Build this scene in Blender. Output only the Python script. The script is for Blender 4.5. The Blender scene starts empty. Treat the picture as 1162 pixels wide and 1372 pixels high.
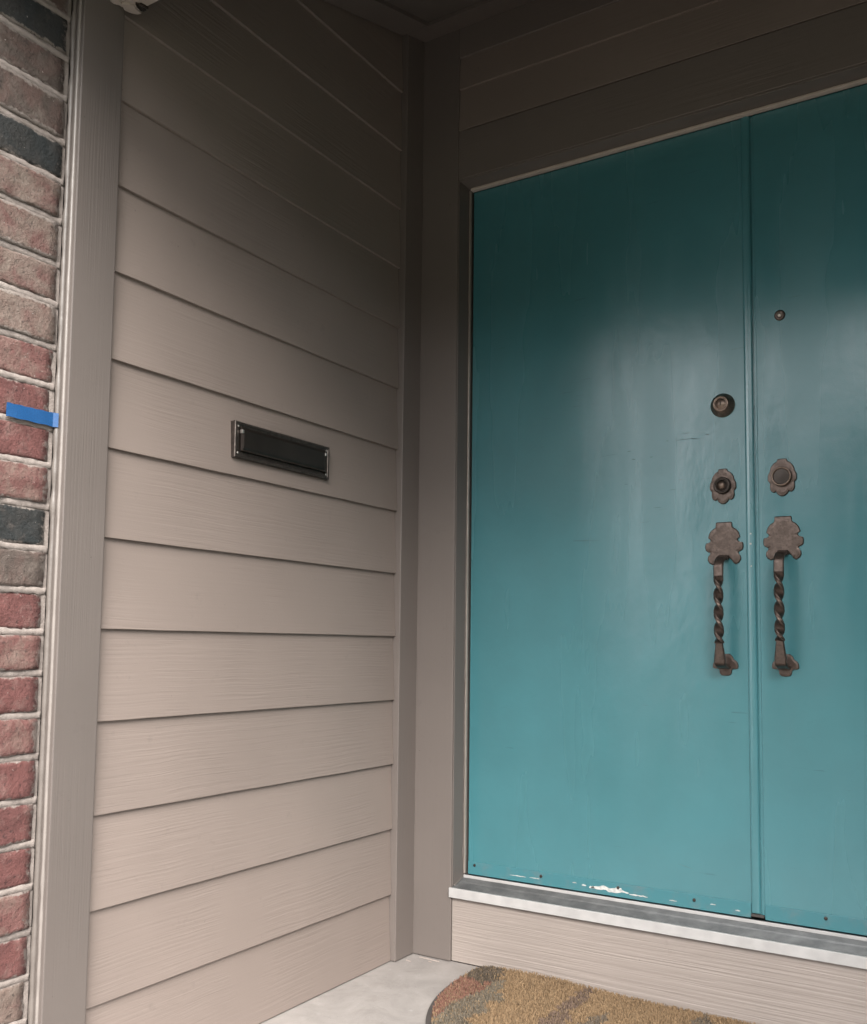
import bpy, bmesh, math, random
from mathutils import Vector, Matrix, noise as mnoise
R = math.radians
random.seed(7)
scene = bpy.context.scene
col = scene.collection

# ------------------------------------------------------------------ camera
W_PX, OX, OY, F = 1162.0, 597.089, 765.281, 1274.41
cam_d = bpy.data.cameras.new('camera')
cam = bpy.data.objects.new('camera', cam_d); col.objects.link(cam)
cam_d.sensor_fit = 'HORIZONTAL'; cam_d.sensor_width = 36.0
cam_d.lens = F / W_PX * 36.0
cam_d.shift_x = (581.0 - OX) / W_PX
cam_d.shift_y = (OY - 686.0) / W_PX
cam_d.clip_start = 0.02; cam_d.clip_end = 500
yaw, pitch, roll = -0.55394, 0.07865, 0.01079
fw = Vector((math.sin(yaw) * math.cos(pitch), math.cos(yaw) * math.cos(pitch), math.sin(pitch)))
r0 = Vector((math.cos(yaw), -math.sin(yaw), 0)); u0 = r0.cross(fw)
r2 = math.cos(roll) * r0 + math.sin(roll) * u0
u2 = -math.sin(roll) * r0 + math.cos(roll) * u0
mat3 = Matrix((r2, u2, -fw)).transposed()
cam.matrix_world = Matrix.Translation((1.53337, -2.30262, 0.86645)) @ mat3.to_4x4()
scene.camera = cam

# ------------------------------------------------------------------ light
SUN_EL, SUN_AZ = R(41), R(-40)        # azimuth: degrees towards -x from straight out (-y)
world = bpy.data.worlds.new('World'); scene.world = world; world.use_nodes = True
wn, wl = world.node_tree.nodes, world.node_tree.links
bg = wn['Background']; bg.inputs['Strength'].default_value = 0.14
sky = wn.new('ShaderNodeTexSky'); sky.sky_type = 'NISHITA'; sky.sun_disc = False
sky.sun_elevation = SUN_EL; sky.sun_rotation = math.pi + SUN_AZ
sky.dust_density = 3.0; sky.air_density = 1.0
hs = wn.new('ShaderNodeHueSaturation'); hs.inputs['Saturation'].default_value = 0.25
ov = wn.new('ShaderNodeMix'); ov.data_type = 'RGBA'       # thin even overcast veiling the blue
ov.inputs[0].default_value = 0.88; ov.inputs[7].default_value = (5.0, 5.1, 5.2, 1)
wl.new(sky.outputs[0], hs.inputs['Color']); wl.new(hs.outputs[0], ov.inputs[6]); wl.new(ov.outputs[2], bg.inputs['Color'])
sun_d = bpy.data.lights.new('sun', 'SUN'); sun_d.energy = 1.5; sun_d.angle = R(40)
sun_d.color = (1.0, 0.965, 0.92)
sun = bpy.data.objects.new('sun', sun_d); col.objects.link(sun)
sdir = Vector((-math.sin(SUN_AZ) * math.cos(SUN_EL), -math.cos(SUN_AZ) * math.cos(SUN_EL), math.sin(SUN_EL)))
sun.rotation_euler = sdir.to_track_quat('Z', 'Y').to_euler()
sun.location = (0, -6, 5)
scene.view_settings.view_transform = 'Standard'
scene.view_settings.look = 'None'
scene.view_settings.exposure = 2.68
scene.view_settings.gamma = 1.0

# ------------------------------------------------------------------ helpers
def link(o): col.objects.link(o); return o

def tag(o, label=None, cat=None, group=None, kind=None):
    if label: o['label'] = label
    if cat and not kind: o['kind'] = 'thing'
    if cat: o['category'] = cat
    if group: o['group'] = group
    if kind: o['kind'] = kind
    return o

def thing(name, loc, label, cat, group=None):
    o = bpy.data.objects.new(name, None); link(o); o.location = loc
    o.empty_display_size = 0.05; o['kind'] = 'thing'
    return tag(o, label, cat, group)

def wloc(o):
    v = Vector(o.location)
    while o.parent: o = o.parent; v += Vector(o.location)
    return v

def finish(name, bm, mat, parent=None, origin=None, smooth=False):
    """bm holds world coordinates; origin becomes the object's own origin."""
    if origin is None:
        origin = Vector((0, 0, 0))
        for v in bm.verts: origin += v.co
        origin /= max(1, len(bm.verts))
    origin = Vector(origin)
    for v in bm.verts: v.co -= origin
    bmesh.ops.recalc_face_normals(bm, faces=bm.faces)
    me = bpy.data.meshes.new(name); bm.to_mesh(me); bm.free()
    if smooth:
        for p in me.polygons: p.use_smooth = True
    me.materials.append(mat)
    o = bpy.data.objects.new(name, me); link(o)
    if parent: o.parent = parent; o.location = origin - wloc(parent)
    else: o.location = origin
    return o

def add_box(bm, x0, x1, y0, y1, z0, z1, bev=0.0, seg=2):
    t = bmesh.new()
    bmesh.ops.create_cube(t, size=1)
    for v in t.verts:
        v.co = Vector(((x0 + x1) / 2 + v.co.x * (x1 - x0), (y0 + y1) / 2 + v.co.y * (y1 - y0), (z0 + z1) / 2 + v.co.z * (z1 - z0)))
    if bev > 0:
        bmesh.ops.bevel(t, geom=list(t.edges), offset=bev, segments=seg, affect='EDGES', profile=0.5)
    me = bpy.data.meshes.new('tmp'); t.to_mesh(me); t.free(); bm.from_mesh(me); bpy.data.meshes.remove(me)

def box(name, x0, x1, y0, y1, z0, z1, mat, parent=None, bev=0.0015):
    bm = bmesh.new(); add_box(bm, x0, x1, y0, y1, z0, z1, bev)
    return finish(name, bm, mat, parent)

def prism(bm, pts, fn0, fn1):
    """extrude 2-D outline between two mapping functions"""
    a = [bm.verts.new(fn0(*p)) for p in pts]; b = [bm.verts.new(fn1(*p)) for p in pts]
    n = len(pts)
    for i in range(n): bm.faces.new((a[i], a[(i + 1) % n], b[(i + 1) % n], b[i]))
    bm.faces.new(a[::-1]); bm.faces.new(b)

def lathe(bm, prof, cx, cz, y0, seg=36, rim=None):
    """prof: list of (radius, height towards the viewer, -y)"""
    rings = []
    for r, h in prof:
        if r < 1e-6: rings.append([bm.verts.new((cx, y0 - h, cz))]); continue
        rings.append([bm.verts.new((cx + r * math.cos(a), y0 - h, cz + r * math.sin(a))) for a in
                      [2 * math.pi * i / seg for i in range(seg)]])
    for A, B in zip(rings, rings[1:]):
        for i in range(seg):
            j = (i + 1) % seg
            if len(B) == 1: bm.faces.new((A[i], A[j], B[0]))
            elif len(A) == 1: bm.faces.new((A[0], B[j], B[i]))
            else: bm.faces.new((A[i], A[j], B[j], B[i]))

# ------------------------------------------------------------------ materials
def new_mat(name):
    m = bpy.data.materials.new(name); m.use_nodes = True
    nt = m.node_tree; return m, nt, nt.nodes['Principled BSDF']

def N(nt, t, **kw):
    n = nt.nodes.new(t)
    for k, v in kw.items():
        if k in n.inputs: n.inputs[k].default_value = v
        else: setattr(n, k, v)
    return n

def coords(nt, scale=(1, 1, 1), rnd=True):
    tc = N(nt, 'ShaderNodeTexCoord'); mp = N(nt, 'ShaderNodeMapping'); mp.inputs['Scale'].default_value = scale
    if rnd:
        oi = N(nt, 'ShaderNodeObjectInfo'); ad = N(nt, 'ShaderNodeVectorMath', operation='ADD')
        ml = N(nt, 'ShaderNodeVectorMath', operation='SCALE'); ml.inputs['Scale'].default_value = 17.0
        cb = N(nt, 'ShaderNodeCombineXYZ')
        for i in range(3): nt.links.new(oi.outputs['Random'], cb.inputs[i])
        nt.links.new(cb.outputs[0], ml.inputs[0])
        nt.links.new(tc.outputs['Object'], ad.inputs[0]); nt.links.new(ml.outputs[0], ad.inputs[1])
        nt.links.new(ad.outputs[0], mp.inputs['Vector'])
    else: nt.links.new(tc.outputs['Object'], mp.inputs['Vector'])
    return mp.outputs[0]

def noise(nt, vec, scale, detail=4, rough=0.5, dist=0.0):
    n = N(nt, 'ShaderNodeTexNoise', Scale=scale, Detail=detail, Roughness=rough, Distortion=dist)
    nt.links.new(vec, n.inputs['Vector']); return n.outputs['Fac']

def ramp(nt, fac, stops):
    r = N(nt, 'ShaderNodeValToRGB'); e = r.color_ramp.elements
    while len(e) < len(stops): e.new(0.5)
    for i, (p, c) in enumerate(stops):
        e[i].position = p; e[i].color = c if len(c) == 4 else (*c, 1)
    nt.links.new(fac, r.inputs[0]); return r.outputs[0]

def g(v): return (v, v, v, 1)

def mixc(nt, fac, a, b, mode='MIX'):
    m = N(nt, 'ShaderNodeMix', data_type='RGBA', blend_type=mode)
    for s, v in ((0, fac), (6, a), (7, b)):
        if isinstance(v, (int, float)): m.inputs[s].default_value = v
        elif isinstance(v, tuple): m.inputs[s].default_value = v if len(v) == 4 else (*v, 1)
        else: nt.links.new(v, m.inputs[s])
    return m.outputs[2]

def mul(nt, a, b, op='MULTIPLY'):
    m = N(nt, 'ShaderNodeMath', operation=op)
    for i, v in enumerate((a, b)):
        if isinstance(v, (int, float)): m.inputs[i].default_value = v
        else: nt.links.new(v, m.inputs[i])
    return m.outputs[0]

def bump(nt, h, strength, dist, prev=None):
    b = N(nt, 'ShaderNodeBump', Strength=strength, Distance=dist); nt.links.new(h, b.inputs['Height'])
    if prev is not None: nt.links.new(prev, b.inputs['Normal'])
    return b.outputs[0]

def painted_wood(name, base, axis, pitch=0.0038, depth=0.0012, rough=0.5, spotty=True, wave=0.012, wave_scale=5.0, strength=0.45):
    """axis: the grain's direction ('x','y','z'); pitch: spacing of the embossed lines in metres"""
    m, nt, b = new_mat(name)
    long_ = 2.2; cross = 1.0 / pitch / 1.6
    sc = {'x': (long_, cross, cross), 'y': (cross, long_, cross), 'z': (cross, cross, long_)}[axis]
    # gentle waviness of the lines: shift the coordinate by a slow noise first
    v0 = coords(nt, (1, 1, 1))
    slow = N(nt, 'ShaderNodeTexNoise', Scale=wave_scale, Detail=1.0); nt.links.new(v0, slow.inputs['Vector'])
    sh = N(nt, 'ShaderNodeVectorMath', operation='SCALE'); sh.inputs['Scale'].default_value = wave
    nt.links.new(slow.outputs['Color'], sh.inputs[0])
    ad = N(nt, 'ShaderNodeVectorMath', operation='ADD'); nt.links.new(v0, ad.inputs[0]); nt.links.new(sh.outputs[0], ad.inputs[1])
    mp = N(nt, 'ShaderNodeMapping'); mp.inputs['Scale'].default_value = sc; nt.links.new(ad.outputs[0], mp.inputs['Vector'])
    lines = noise(nt, mp.outputs[0], 1.0, 3, 0.55, 0.3)
    lines = ramp(nt, lines, [(0.36, g(0)), (0.62, g(1))])
    if spotty:
        patch = ramp(nt, noise(nt, v0, 5.5, 2), [(0.38, g(0.12)), (0.62, g(1))])
        lines = mul(nt, lines, patch)
    n1 = bump(nt, lines, strength, depth)
    fine = noise(nt, v0, 260, 2)
    n2 = bump(nt, fine, 0.25, 0.0004, n1)
    nt.links.new(n2, b.inputs['Normal'])
    var = ramp(nt, noise(nt, v0, 3.0, 4), [(0.3, g(0.93)), (0.7, g(1.04))])
    c = mixc(nt, 1.0, (*base, 1), var, 'MULTIPLY')
    oi = N(nt, 'ShaderNodeObjectInfo'); c = mixc(nt, 1.0, c, ramp(nt, oi.outputs['Random'], [(0.0, g(0.96)), (1.0, g(1.03))]), 'MULTIPLY')
    dirt = ramp(nt, noise(nt, v0, 24, 6, 0.7), [(0.62, g(1)), (0.78, g(0.84))])
    c = mixc(nt, 1.0, c, dirt, 'MULTIPLY')
    spk = ramp(nt, noise(nt, v0, 95, 2, 0.5), [(0.775, g(1)), (0.80, g(0.6))])
    c = mixc(nt, 1.0, c, spk, 'MULTIPLY')
    nt.links.new(c, b.inputs['Base Color'])
    b.inputs['Roughness'].default_value = rough
    return m

SID = (0.200, 0.160, 0.139)
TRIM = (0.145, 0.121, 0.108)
M = {}
M['siding'] = painted_wood('siding_paint', SID, 'y', 0.0036, 0.0010, 0.55, strength=0.38)
M['skirt'] = painted_wood('skirt_paint', (0.270, 0.228, 0.202), 'x', 0.0046, 0.0017, 0.55, False, 0.006, 2.5, 0.5)
M['siding_x'] = painted_wood('siding_paint_front', SID, 'x', 0.0036, 0.0007, 0.55, strength=0.25)
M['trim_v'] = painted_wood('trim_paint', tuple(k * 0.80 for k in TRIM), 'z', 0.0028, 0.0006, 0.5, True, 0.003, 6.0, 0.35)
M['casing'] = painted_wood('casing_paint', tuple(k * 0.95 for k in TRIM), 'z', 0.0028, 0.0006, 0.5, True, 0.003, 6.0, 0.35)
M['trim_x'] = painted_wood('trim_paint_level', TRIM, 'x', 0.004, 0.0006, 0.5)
M['trim_y'] = painted_wood('trim_paint_side', TRIM, 'y', 0.004, 0.0006, 0.5)

def simple(name, base, rough=0.5, metal=0.0, nscale=30, nstr=0.15, ndist=0.0005, var=0.1, spec=None):
    m, nt, b = new_mat(name); v = coords(nt)
    f = noise(nt, v, nscale, 4)
    c = mixc(nt, 1.0, (*base, 1), ramp(nt, f, [(0.3, g(1 - var)), (0.7, g(1 + var))]), 'MULTIPLY')
    nt.links.new(c, b.inputs['Base Color'])
    b.inputs['Roughness'].default_value = rough; b.inputs['Metallic'].default_value = metal
    if spec is not None: b.inputs['Specular IOR Level'].default_value = spec
    nt.links.new(bump(nt, noise(nt, v, nscale * 5, 3), nstr, ndist), b.inputs['Normal'])
    return m

M['lit_beam_caulk'] = simple('lit_beam_caulk_paint', (0.36, 0.30, 0.265), 0.7)  # beam paint lightened to stand in for light from below; also flakes, caulk
M['caulk'] = simple('caulk', (0.12, 0.102, 0.09), 0.45, nscale=20, nstr=0.5, ndist=0.001)
M['sheathing'] = simple('sheathing', (0.04, 0.035, 0.03), 0.9)
M['ceiling'] = simple('ceiling_paint', (0.11, 0.093, 0.082), 0.7, nscale=8)
M['strip'] = simple('weatherstrip_metal', (0.40, 0.34, 0.30), 0.4, 0.5)
M['lit_head_strip'] = simple('lit_head_strip_paint', (0.45, 0.38, 0.34), 0.4, 0.0)  # strip colour lightened to carry the light it gets from below
M['lawn'] = simple('lawn_green', (0.05, 0.055, 0.03), 0.95, nscale=1.5, var=0.35)
M['rubber'] = simple('black_rubber', (0.05, 0.042, 0.038), 0.7)
M['dark'] = simple('dark_gap', (0.01, 0.01, 0.01), 0.9)
M['roof'] = simple('roof_shingle', (0.06, 0.055, 0.05), 0.9)
M['chip'] = simple('white_primer', (0.46, 0.45, 0.43), 0.6, nscale=120, var=0.25)

# teal door paint: glossy, brushed on, slightly uneven
m, nt, b = new_mat('teal_door_paint'); M['door'] = m
v = coords(nt, (1, 1, 1), False)
mpv = N(nt, 'ShaderNodeMapping'); mpv.inputs['Scale'].default_value = (22, 22, 1.6); nt.links.new(v, mpv.inputs['Vector'])
streak = noise(nt, mpv.outputs[0], 1.0, 2, 0.45)
cloud = noise(nt, v, 3.5, 4, 0.6)
c = mixc(nt, 1.0, (0.043, 0.160, 0.182, 1), ramp(nt, cloud, [(0.3, g(0.93)), (0.7, g(1.07))]), 'MULTIPLY')
mph = N(nt, 'ShaderNodeMapping'); mph.inputs['Scale'].default_value = (9, 9, 120); nt.links.new(v, mph.inputs['Vector'])
scr = ramp(nt, noise(nt, mph.outputs[0], 1.0, 3, 0.5), [(0.70, g(1)), (0.74, g(0.72))])
scrz = ramp(nt, noise(nt, v, 6, 2), [(0.5, g(0)), (0.6, g(1))])
c = mixc(nt, scrz, c, mixc(nt, 1.0, c, scr, 'MULTIPLY'))
nt.links.new(c, b.inputs['Base Color'])
mpw = N(nt, 'ShaderNodeMapping'); mpw.inputs['Scale'].default_value = (9, 9, 1.3); nt.links.new(v, mpw.inputs['Vector'])
broad = noise(nt, mpw.outputs[0], 1.0, 3, 0.5)
rg = mul(nt, mul(nt, streak, 0.3), mul(nt, broad, 0.7), 'ADD')
nt.links.new(ramp(nt, rg, [(0.36, g(0.19)), (0.64, g(0.32))]), b.inputs['Roughness'])
n1 = bump(nt, streak, 0.10, 0.0010); n2 = bump(nt, noise(nt, v, 7, 3), 0.35, 0.004, n1)
mpb = N(nt, 'ShaderNodeMapping'); mpb.inputs['Scale'].default_value = (26, 26, 15); nt.links.new(v, mpb.inputs['Vector'])
n2 = bump(nt, noise(nt, mpb.outputs[0], 1.0, 5, 0.65), 0.35, 0.0016, n2); n3 = bump(nt, noise(nt, v, 420, 2), 0.2, 0.0003, n2)
nt.links.new(n3, b.inputs['Normal'])
b.inputs['Specular IOR Level'].default_value = 0.95

# the same paint, rubbed and greyed, on the sweep strips
m, nt, b = new_mat('worn_teal_paint'); M['sweep'] = m
v = coords(nt, (1, 1, 1), False)
w1 = ramp(nt, noise(nt, v, 14, 7, 0.7), [(0.50, g(0)), (0.70, g(0.5))])
c = mixc(nt, w1, (0.044, 0.158, 0.180, 1), (0.13, 0.15, 0.155, 1))
c = mixc(nt, ramp(nt, noise(nt, v, 55, 6, 0.75), [(0.70, g(0)), (0.75, g(0.6))]), c, (0.26, 0.25, 0.24, 1))
nt.links.new(c, b.inputs['Base Color']); b.inputs['Roughness'].default_value = 0.4
nt.links.new(bump(nt, noise(nt, v, 90, 5, 0.7), 0.5, 0.001), b.inputs['Normal'])

# concrete
m, nt, b = new_mat('concrete'); M['concrete'] = m
v = coords(nt, (1, 1, 1), False)
c = mixc(nt, 1.0, (0.262, 0.236, 0.219, 1), ramp(nt, noise(nt, v, 9, 8, 0.7, 0.5), [(0.3, g(0.76)), (0.7, g(1.08))]), 'MULTIPLY')
c = mixc(nt, ramp(nt, noise(nt, v, 30, 6, 0.7), [(0.60, g(0)), (0.72, g(0.5))]), c, (0.34, 0.325, 0.31, 1))
c = mixc(nt, ramp(nt, noise(nt, v, 170, 4, 0.6), [(0.28, g(0.6)), (0.36, g(0))]), c, (0.11, 0.095, 0.085, 1))
c = mixc(nt, ramp(nt, noise(nt, v, 4.5, 7, 0.75, 1.2), [(0.56, g(0)), (0.66, g(0.45))]), c, (0.17, 0.15, 0.135, 1))
nt.links.new(c, b.inputs['Base Color']); b.inputs['Roughness'].default_value = 0.75
nt.links.new(bump(nt, noise(nt, v, 60, 8, 0.7), 0.5, 0.002), b.inputs['Normal'])

# hardware: old brown bronze
def bronze(name, base, rough, metal=0.75):
    m, nt, b = new_mat(name); v = coords(nt)
    f = noise(nt, v, 90, 6, 0.65)
    c = mixc(nt, ramp(nt, f, [(0.42, g(0)), (0.66, g(1))]), (*base, 1), tuple(min(1, k * 1.5) for k in base))
    c = mixc(nt, ramp(nt, noise(nt, v, 200, 4), [(0.55, g(0)), (0.75, g(0.7))]), c, tuple(k * 0.45 for k in base))
    nt.links.new(c, b.inputs['Base Color'])
    nt.links.new(ramp(nt, f, [(0.3, g(rough + 0.1)), (0.7, g(rough - 0.06))]), b.inputs['Roughness'])
    b.inputs['Metallic'].default_value = metal
    nt.links.new(bump(nt, noise(nt, v, 160, 5), 0.5, 0.0008), b.inputs['Normal'])
    return m
M['bronze'] = bronze('brown_bronze', (0.088, 0.065, 0.055), 0.38, 0.85)
M['bronze_dark'] = bronze('dark_bronze', (0.05, 0.04, 0.035), 0.42, 0.8)
M['bronze_light'] = bronze('paler_bronze', (0.17, 0.125, 0.10), 0.34, 0.85)  # paler tone for the deadbolt, lock ring and key plug
M['slot'] = bronze('slot_bronze', (0.046, 0.036, 0.030), 0.34, 0.7)
M['slot'] = simple('slot_flap_bronze', (0.042, 0.033, 0.028), 0.3, 0.75, nscale=12, var=0.2, nstr=0.08)
M['slot_edge'] = bronze('slot_frame_bronze', (0.055, 0.044, 0.038), 0.42, 0.7)
M['screw'] = simple('screw_metal', (0.55, 0.5, 0.46), 0.3, 0.9)

# aluminium threshold, worn
m, nt, b = new_mat('threshold_aluminium'); M['alu'] = m
v = coords(nt, (1, 1, 1), False)
mp = N(nt, 'ShaderNodeMapping'); mp.inputs['Scale'].default_value = (30, 600, 600); nt.links.new(v, mp.inputs['Vector'])
f = noise(nt, mp.outputs[0], 1.0, 3)
c = mixc(nt, ramp(nt, noise(nt, v, 18, 6, 0.65), [(0.4, g(0)), (0.7, g(1))]), (0.085, 0.087, 0.087, 1), (0.15, 0.15, 0.148, 1))
nt.links.new(c, b.inputs['Base Color']); b.inputs['Metallic'].default_value = 0.5; b.inputs['Roughness'].default_value = 0.45
nt.links.new(bump(nt, f, 0.4, 0.0006), b.inputs['Normal'])
M['nosing'] = simple('white_aluminium_nosing', (0.37, 0.355, 0.345), 0.4, 0.0, nscale=26, var=0.10, nstr=0.1)

# painter's tape
m, nt, b = new_mat('blue_tape'); M['tape'] = m
v = coords(nt, (1, 1, 1), False)
c = mixc(nt, ramp(nt, noise(nt, v, 500, 3), [(0.35, g(0)), (0.65, g(1))]), (0.0012, 0.042, 0.135, 1), (0.0025, 0.060, 0.180, 1))
nt.links.new(c, b.inputs['Base Color']); b.inputs['Roughness'].default_value = 0.6
nt.links.new(bump(nt, noise(nt, v, 350, 3), 0.5, 0.0006), b.inputs['Normal'])

# bricks
def brick_mat(name, a, bcol, wash, amount):
    m, nt, b = new_mat(name); v = coords(nt)
    c = mixc(nt, ramp(nt, noise(nt, v, 16, 5, 0.6, 0.6), [(0.40, g(0)), (0.62, g(1))]), (*a, 1), (*bcol, 1))
    w = ramp(nt, noise(nt, v, 24, 8, 0.7, 0.4), [(0.56 - amount, g(0)), (0.72 - amount * 0.5, g(0.65))])
    c = mixc(nt, w, c, (*wash, 1))
    sp = ramp(nt, noise(nt, v, 150, 2, 0.5), [(0.735, g(0)), (0.77, g(0.8))])
    c = mixc(nt, sp, c, (0.32, 0.285, 0.26, 1))
    tc2 = N(nt, 'ShaderNodeTexCoord'); sp3 = N(nt, 'ShaderNodeSeparateXYZ'); nt.links.new(tc2.outputs['Object'], sp3.inputs[0])
    az = mul(nt, mul(nt, sp3.outputs['Z'], 0.0, 'ABSOLUTE'), 22.0)
    ay = mul(nt, mul(nt, sp3.outputs['Y'], 0.0, 'ABSOLUTE'), 7.2)
    ed = mul(nt, mul(nt, az, ay, 'MAXIMUM'), mul(nt, noise(nt, v, 55, 5, 0.7), 0.55), 'ADD')
    c = mixc(nt, ramp(nt, ed, [(0.93, g(0)), (1.06, g(0.85))]), c, (0.20, 0.17, 0.15, 1))
    dk = ramp(nt, noise(nt, v, 110, 4, 0.6), [(0.30, g(0.45)), (0.42, g(1))])
    c = mixc(nt, 1.0, c, dk, 'MULTIPLY')
    nt.links.new(c, b.inputs['Base Color']); b.inputs['Roughness'].default_value = 0.85
    n1 = bump(nt, noise(nt, v, 45, 6, 0.75), 1.0, 0.007); nt.links.new(bump(nt, noise(nt, v, 250, 4), 0.5, 0.0012, n1), b.inputs['Normal'])
    return m
M['b_red'] = brick_mat('brick_red', (0.1166, 0.0422, 0.0372), (0.0868, 0.0307, 0.0273), (0.1686, 0.1091, 0.0942), 0.04)
M['b_pale'] = brick_mat('brick_rose', (0.1290, 0.0570, 0.0496), (0.1042, 0.0397, 0.0347), (0.1786, 0.1339, 0.1091), 0.12)
M['b_tan'] = brick_mat('brick_tan', (0.1290, 0.0893, 0.0719), (0.1091, 0.0521, 0.0446), (0.1786, 0.1438, 0.1190), 0.16)
M['b_brown'] = brick_mat('brick_brown', (0.0645, 0.0471, 0.0387), (0.0942, 0.0570, 0.0471), (0.1339, 0.1091, 0.0918), 0.08)
M['b_black'] = brick_mat('brick_black', (0.0099, 0.0129, 0.0134), (0.0223, 0.0208, 0.0189), (0.0843, 0.0670, 0.0570), -0.02)
m, nt, b = new_mat('mortar'); M['mortar'] = m
v = coords(nt, (1, 1, 1), False)
c = mixc(nt, ramp(nt, noise(nt, v, 40, 7, 0.7), [(0.3, g(0)), (0.7, g(1))]), (0.18, 0.150, 0.133, 1), (0.285, 0.243, 0.218, 1))
nt.links.new(c, b.inputs['Base Color']); b.inputs['Roughness'].default_value = 0.9
nt.links.new(bump(nt, noise(nt, v, 120, 7, 0.75), 0.8, 0.004), b.inputs['Normal'])

# ------------------------------------------------------------------ dimensions (metres)
YL, YR, T, WC, D = -1.098, -0.0882, 0.0149, 0.1377, 0.0724
E, Z0 = 0.178, 0.1806
WIDTH = 1.9263                       # clear width between the two side walls
XM = 0.9632                          # meeting line of the doors
def ceil_z(y): return 2.707 + 0.31 * y

# ------------------------------------------------------------------ setting
bm = bmesh.new(); add_box(bm, -60, 60, -120, 60, -0.62, -0.12)
tag(finish('lawn', bm, M['lawn']), kind='structure')
bm = bmesh.new(); add_box(bm, -0.012, WIDTH + 0.012, -1.6, 0.012, -0.2, 0.0, 0.002)
bm2 = bmesh.new()
tag(finish('porch_floor', bm, M['concrete']), kind='structure')
bm2.free()
bm = bmesh.new(); add_box(bm, -0.1, 2.4, -6.5, -1.606, -0.25, -0.004, 0.006)
tag(finish('walkway', bm, M['roof']), kind='structure')
# sloped ceiling over the porch running out to the eave
bm = bmesh.new()
pts = [(0.2, ceil_z(0.2)), (-1.62, ceil_z(-1.62)), (-1.62, ceil_z(-1.62) + 0.25), (0.2, ceil_z(0.2) + 0.5)]
prism(bm, pts, lambda y, z: (-1.2, y, z), lambda y, z: (WIDTH + 1.2, y, z))
tag(finish('porch_ceiling', bm, M['ceiling']), kind='structure')

# added trees, unseen behind the camera, shaped to block low light and door glare
M['leaves'] = simple('leaf_green', (0.045, 0.07, 0.028), 0.7, nscale=3, var=0.4)
def unseen_tree_belt():
    rt = random.Random(11); verts, faces = [], []
    def clump(cx, cy, cz, r, n):
        for _ in range(n):
            d = Vector((rt.gauss(0, 1), rt.gauss(0, 1), rt.gauss(0, 1))).normalized() * r * rt.uniform(0.55, 1.05)
            p = Vector((cx, cy, max(0.0, cz + d.z * 0.9))) + Vector((d.x, d.y, 0)); s_ = rt.uniform(0.25, 0.5)
            a = Vector((rt.gauss(0, 1), rt.gauss(0, 1), rt.gauss(0, 1))).normalized(); c_ = a.orthogonal().normalized(); i0 = len(verts)
            verts.extend([tuple(p + a * s_), tuple(p + c_ * s_), tuple(p - a * s_), tuple(p - c_ * s_)]); faces.append((i0, i0 + 1, i0 + 2, i0 + 3))
    for x in range(-70, 72, 2):
        if x < -8: continue
        h = (9.3 if x < 3 else 7.0) + 1.6 * mnoise.noise(Vector((x * 0.21, 3, 0)))
        for k in range(5): clump(x + rt.uniform(-1, 1), -31 + rt.uniform(-2, 2), h * (0.12 + 0.2 * k), 2.4 - 0.15 * k, 150)
    me = bpy.data.meshes.new('unseen_tree_belt'); me.from_pydata(verts, [], faces); me.update(); me.materials.append(M['leaves'])
    tag(link(bpy.data.objects.new('unseen_tree_belt', me)), kind='stuff')
unseen_tree_belt()

# ------------------------------------------------------------------ side walls
def side_wall(sign, label, left=True):
    """sign=+1: the wall at x=0 facing +x;  -1: mirrored at x=WIDTH."""
    X = (lambda x: x) if sign > 0 else (lambda x: WIDTH - x)
    w = thing('siding_wall', (X(0), YL, 0), label, 'wall')
    def bx(name, x0, x1, y0, y1, z0, z1, mat, bev=0.0015):
        a, c = sorted((X(x0), X(x1))); return box(name, a, c, y0, y1, z0, z1, mat, w, bev)
    k = -1
    for k in range(-1, 15):
        zb = Z0 + E * k
        ya = YL + 0.0015; yb = YR - 0.0015
        zt = zb + E + 0.018
        if ceil_z(ya) < zb + 0.01:
            ya = (zb + 0.01 - 2.707) / 0.31
        if ya > yb - 0.02: continue
        za = min(zt, ceil_z(ya) + 0.004); zc = min(zt, ceil_z(yb) + 0.004)
        # cross-section: butt at x=0, tapering back behind the next board
        n = 24; th = 0.0078
        bm = bmesh.new(); rings = []
        wob = [0.0007 * mnoise.noise(Vector((i * 0.35, k * 3.7, sign))) for i in range(n + 1)]
        for i in range(n + 1):
            f = i / n; y = ya + (yb - ya) * f; zt_ = min(zt, ceil_z(y) + 0.004)
            hh = (zt_ - zb) / (E + 0.018)
            xt = -0.0092 * hh; wz = wob[i]; r = 0.0010
            sec = [(-th, zb + wz), (-r, zb + wz), (-0.0003, zb + wz + 0.0003), (0.0, zb + wz + r), (xt, zt_), (xt - th, zt_)]
            rings.append([bm.verts.new((X(a), y, z)) for a, z in sec])
        for A, B in zip(rings, rings[1:]):
            for j in range(6): bm.faces.new((A[j], A[(j + 1) % 6], B[(j + 1) % 6], B[j]))
        bm.faces.new(rings[0][::-1]); bm.faces.new(rings[-1])
        finish('siding_board', bm, M['siding'], w)
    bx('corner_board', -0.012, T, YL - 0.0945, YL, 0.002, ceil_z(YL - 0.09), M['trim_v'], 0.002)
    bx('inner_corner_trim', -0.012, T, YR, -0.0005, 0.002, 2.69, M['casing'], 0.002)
    bx('sheathing', -0.16, -0.0185, YL - 0.09, 0.16, -0.1, 2.75, M['sheathing'], 0)
    return w
lw = side_wall(+1, 'tan lap siding wall with a mail slot, left of the teal doors')
side_wall(-1, 'tan lap siding wall at the right end of the porch')

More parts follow.
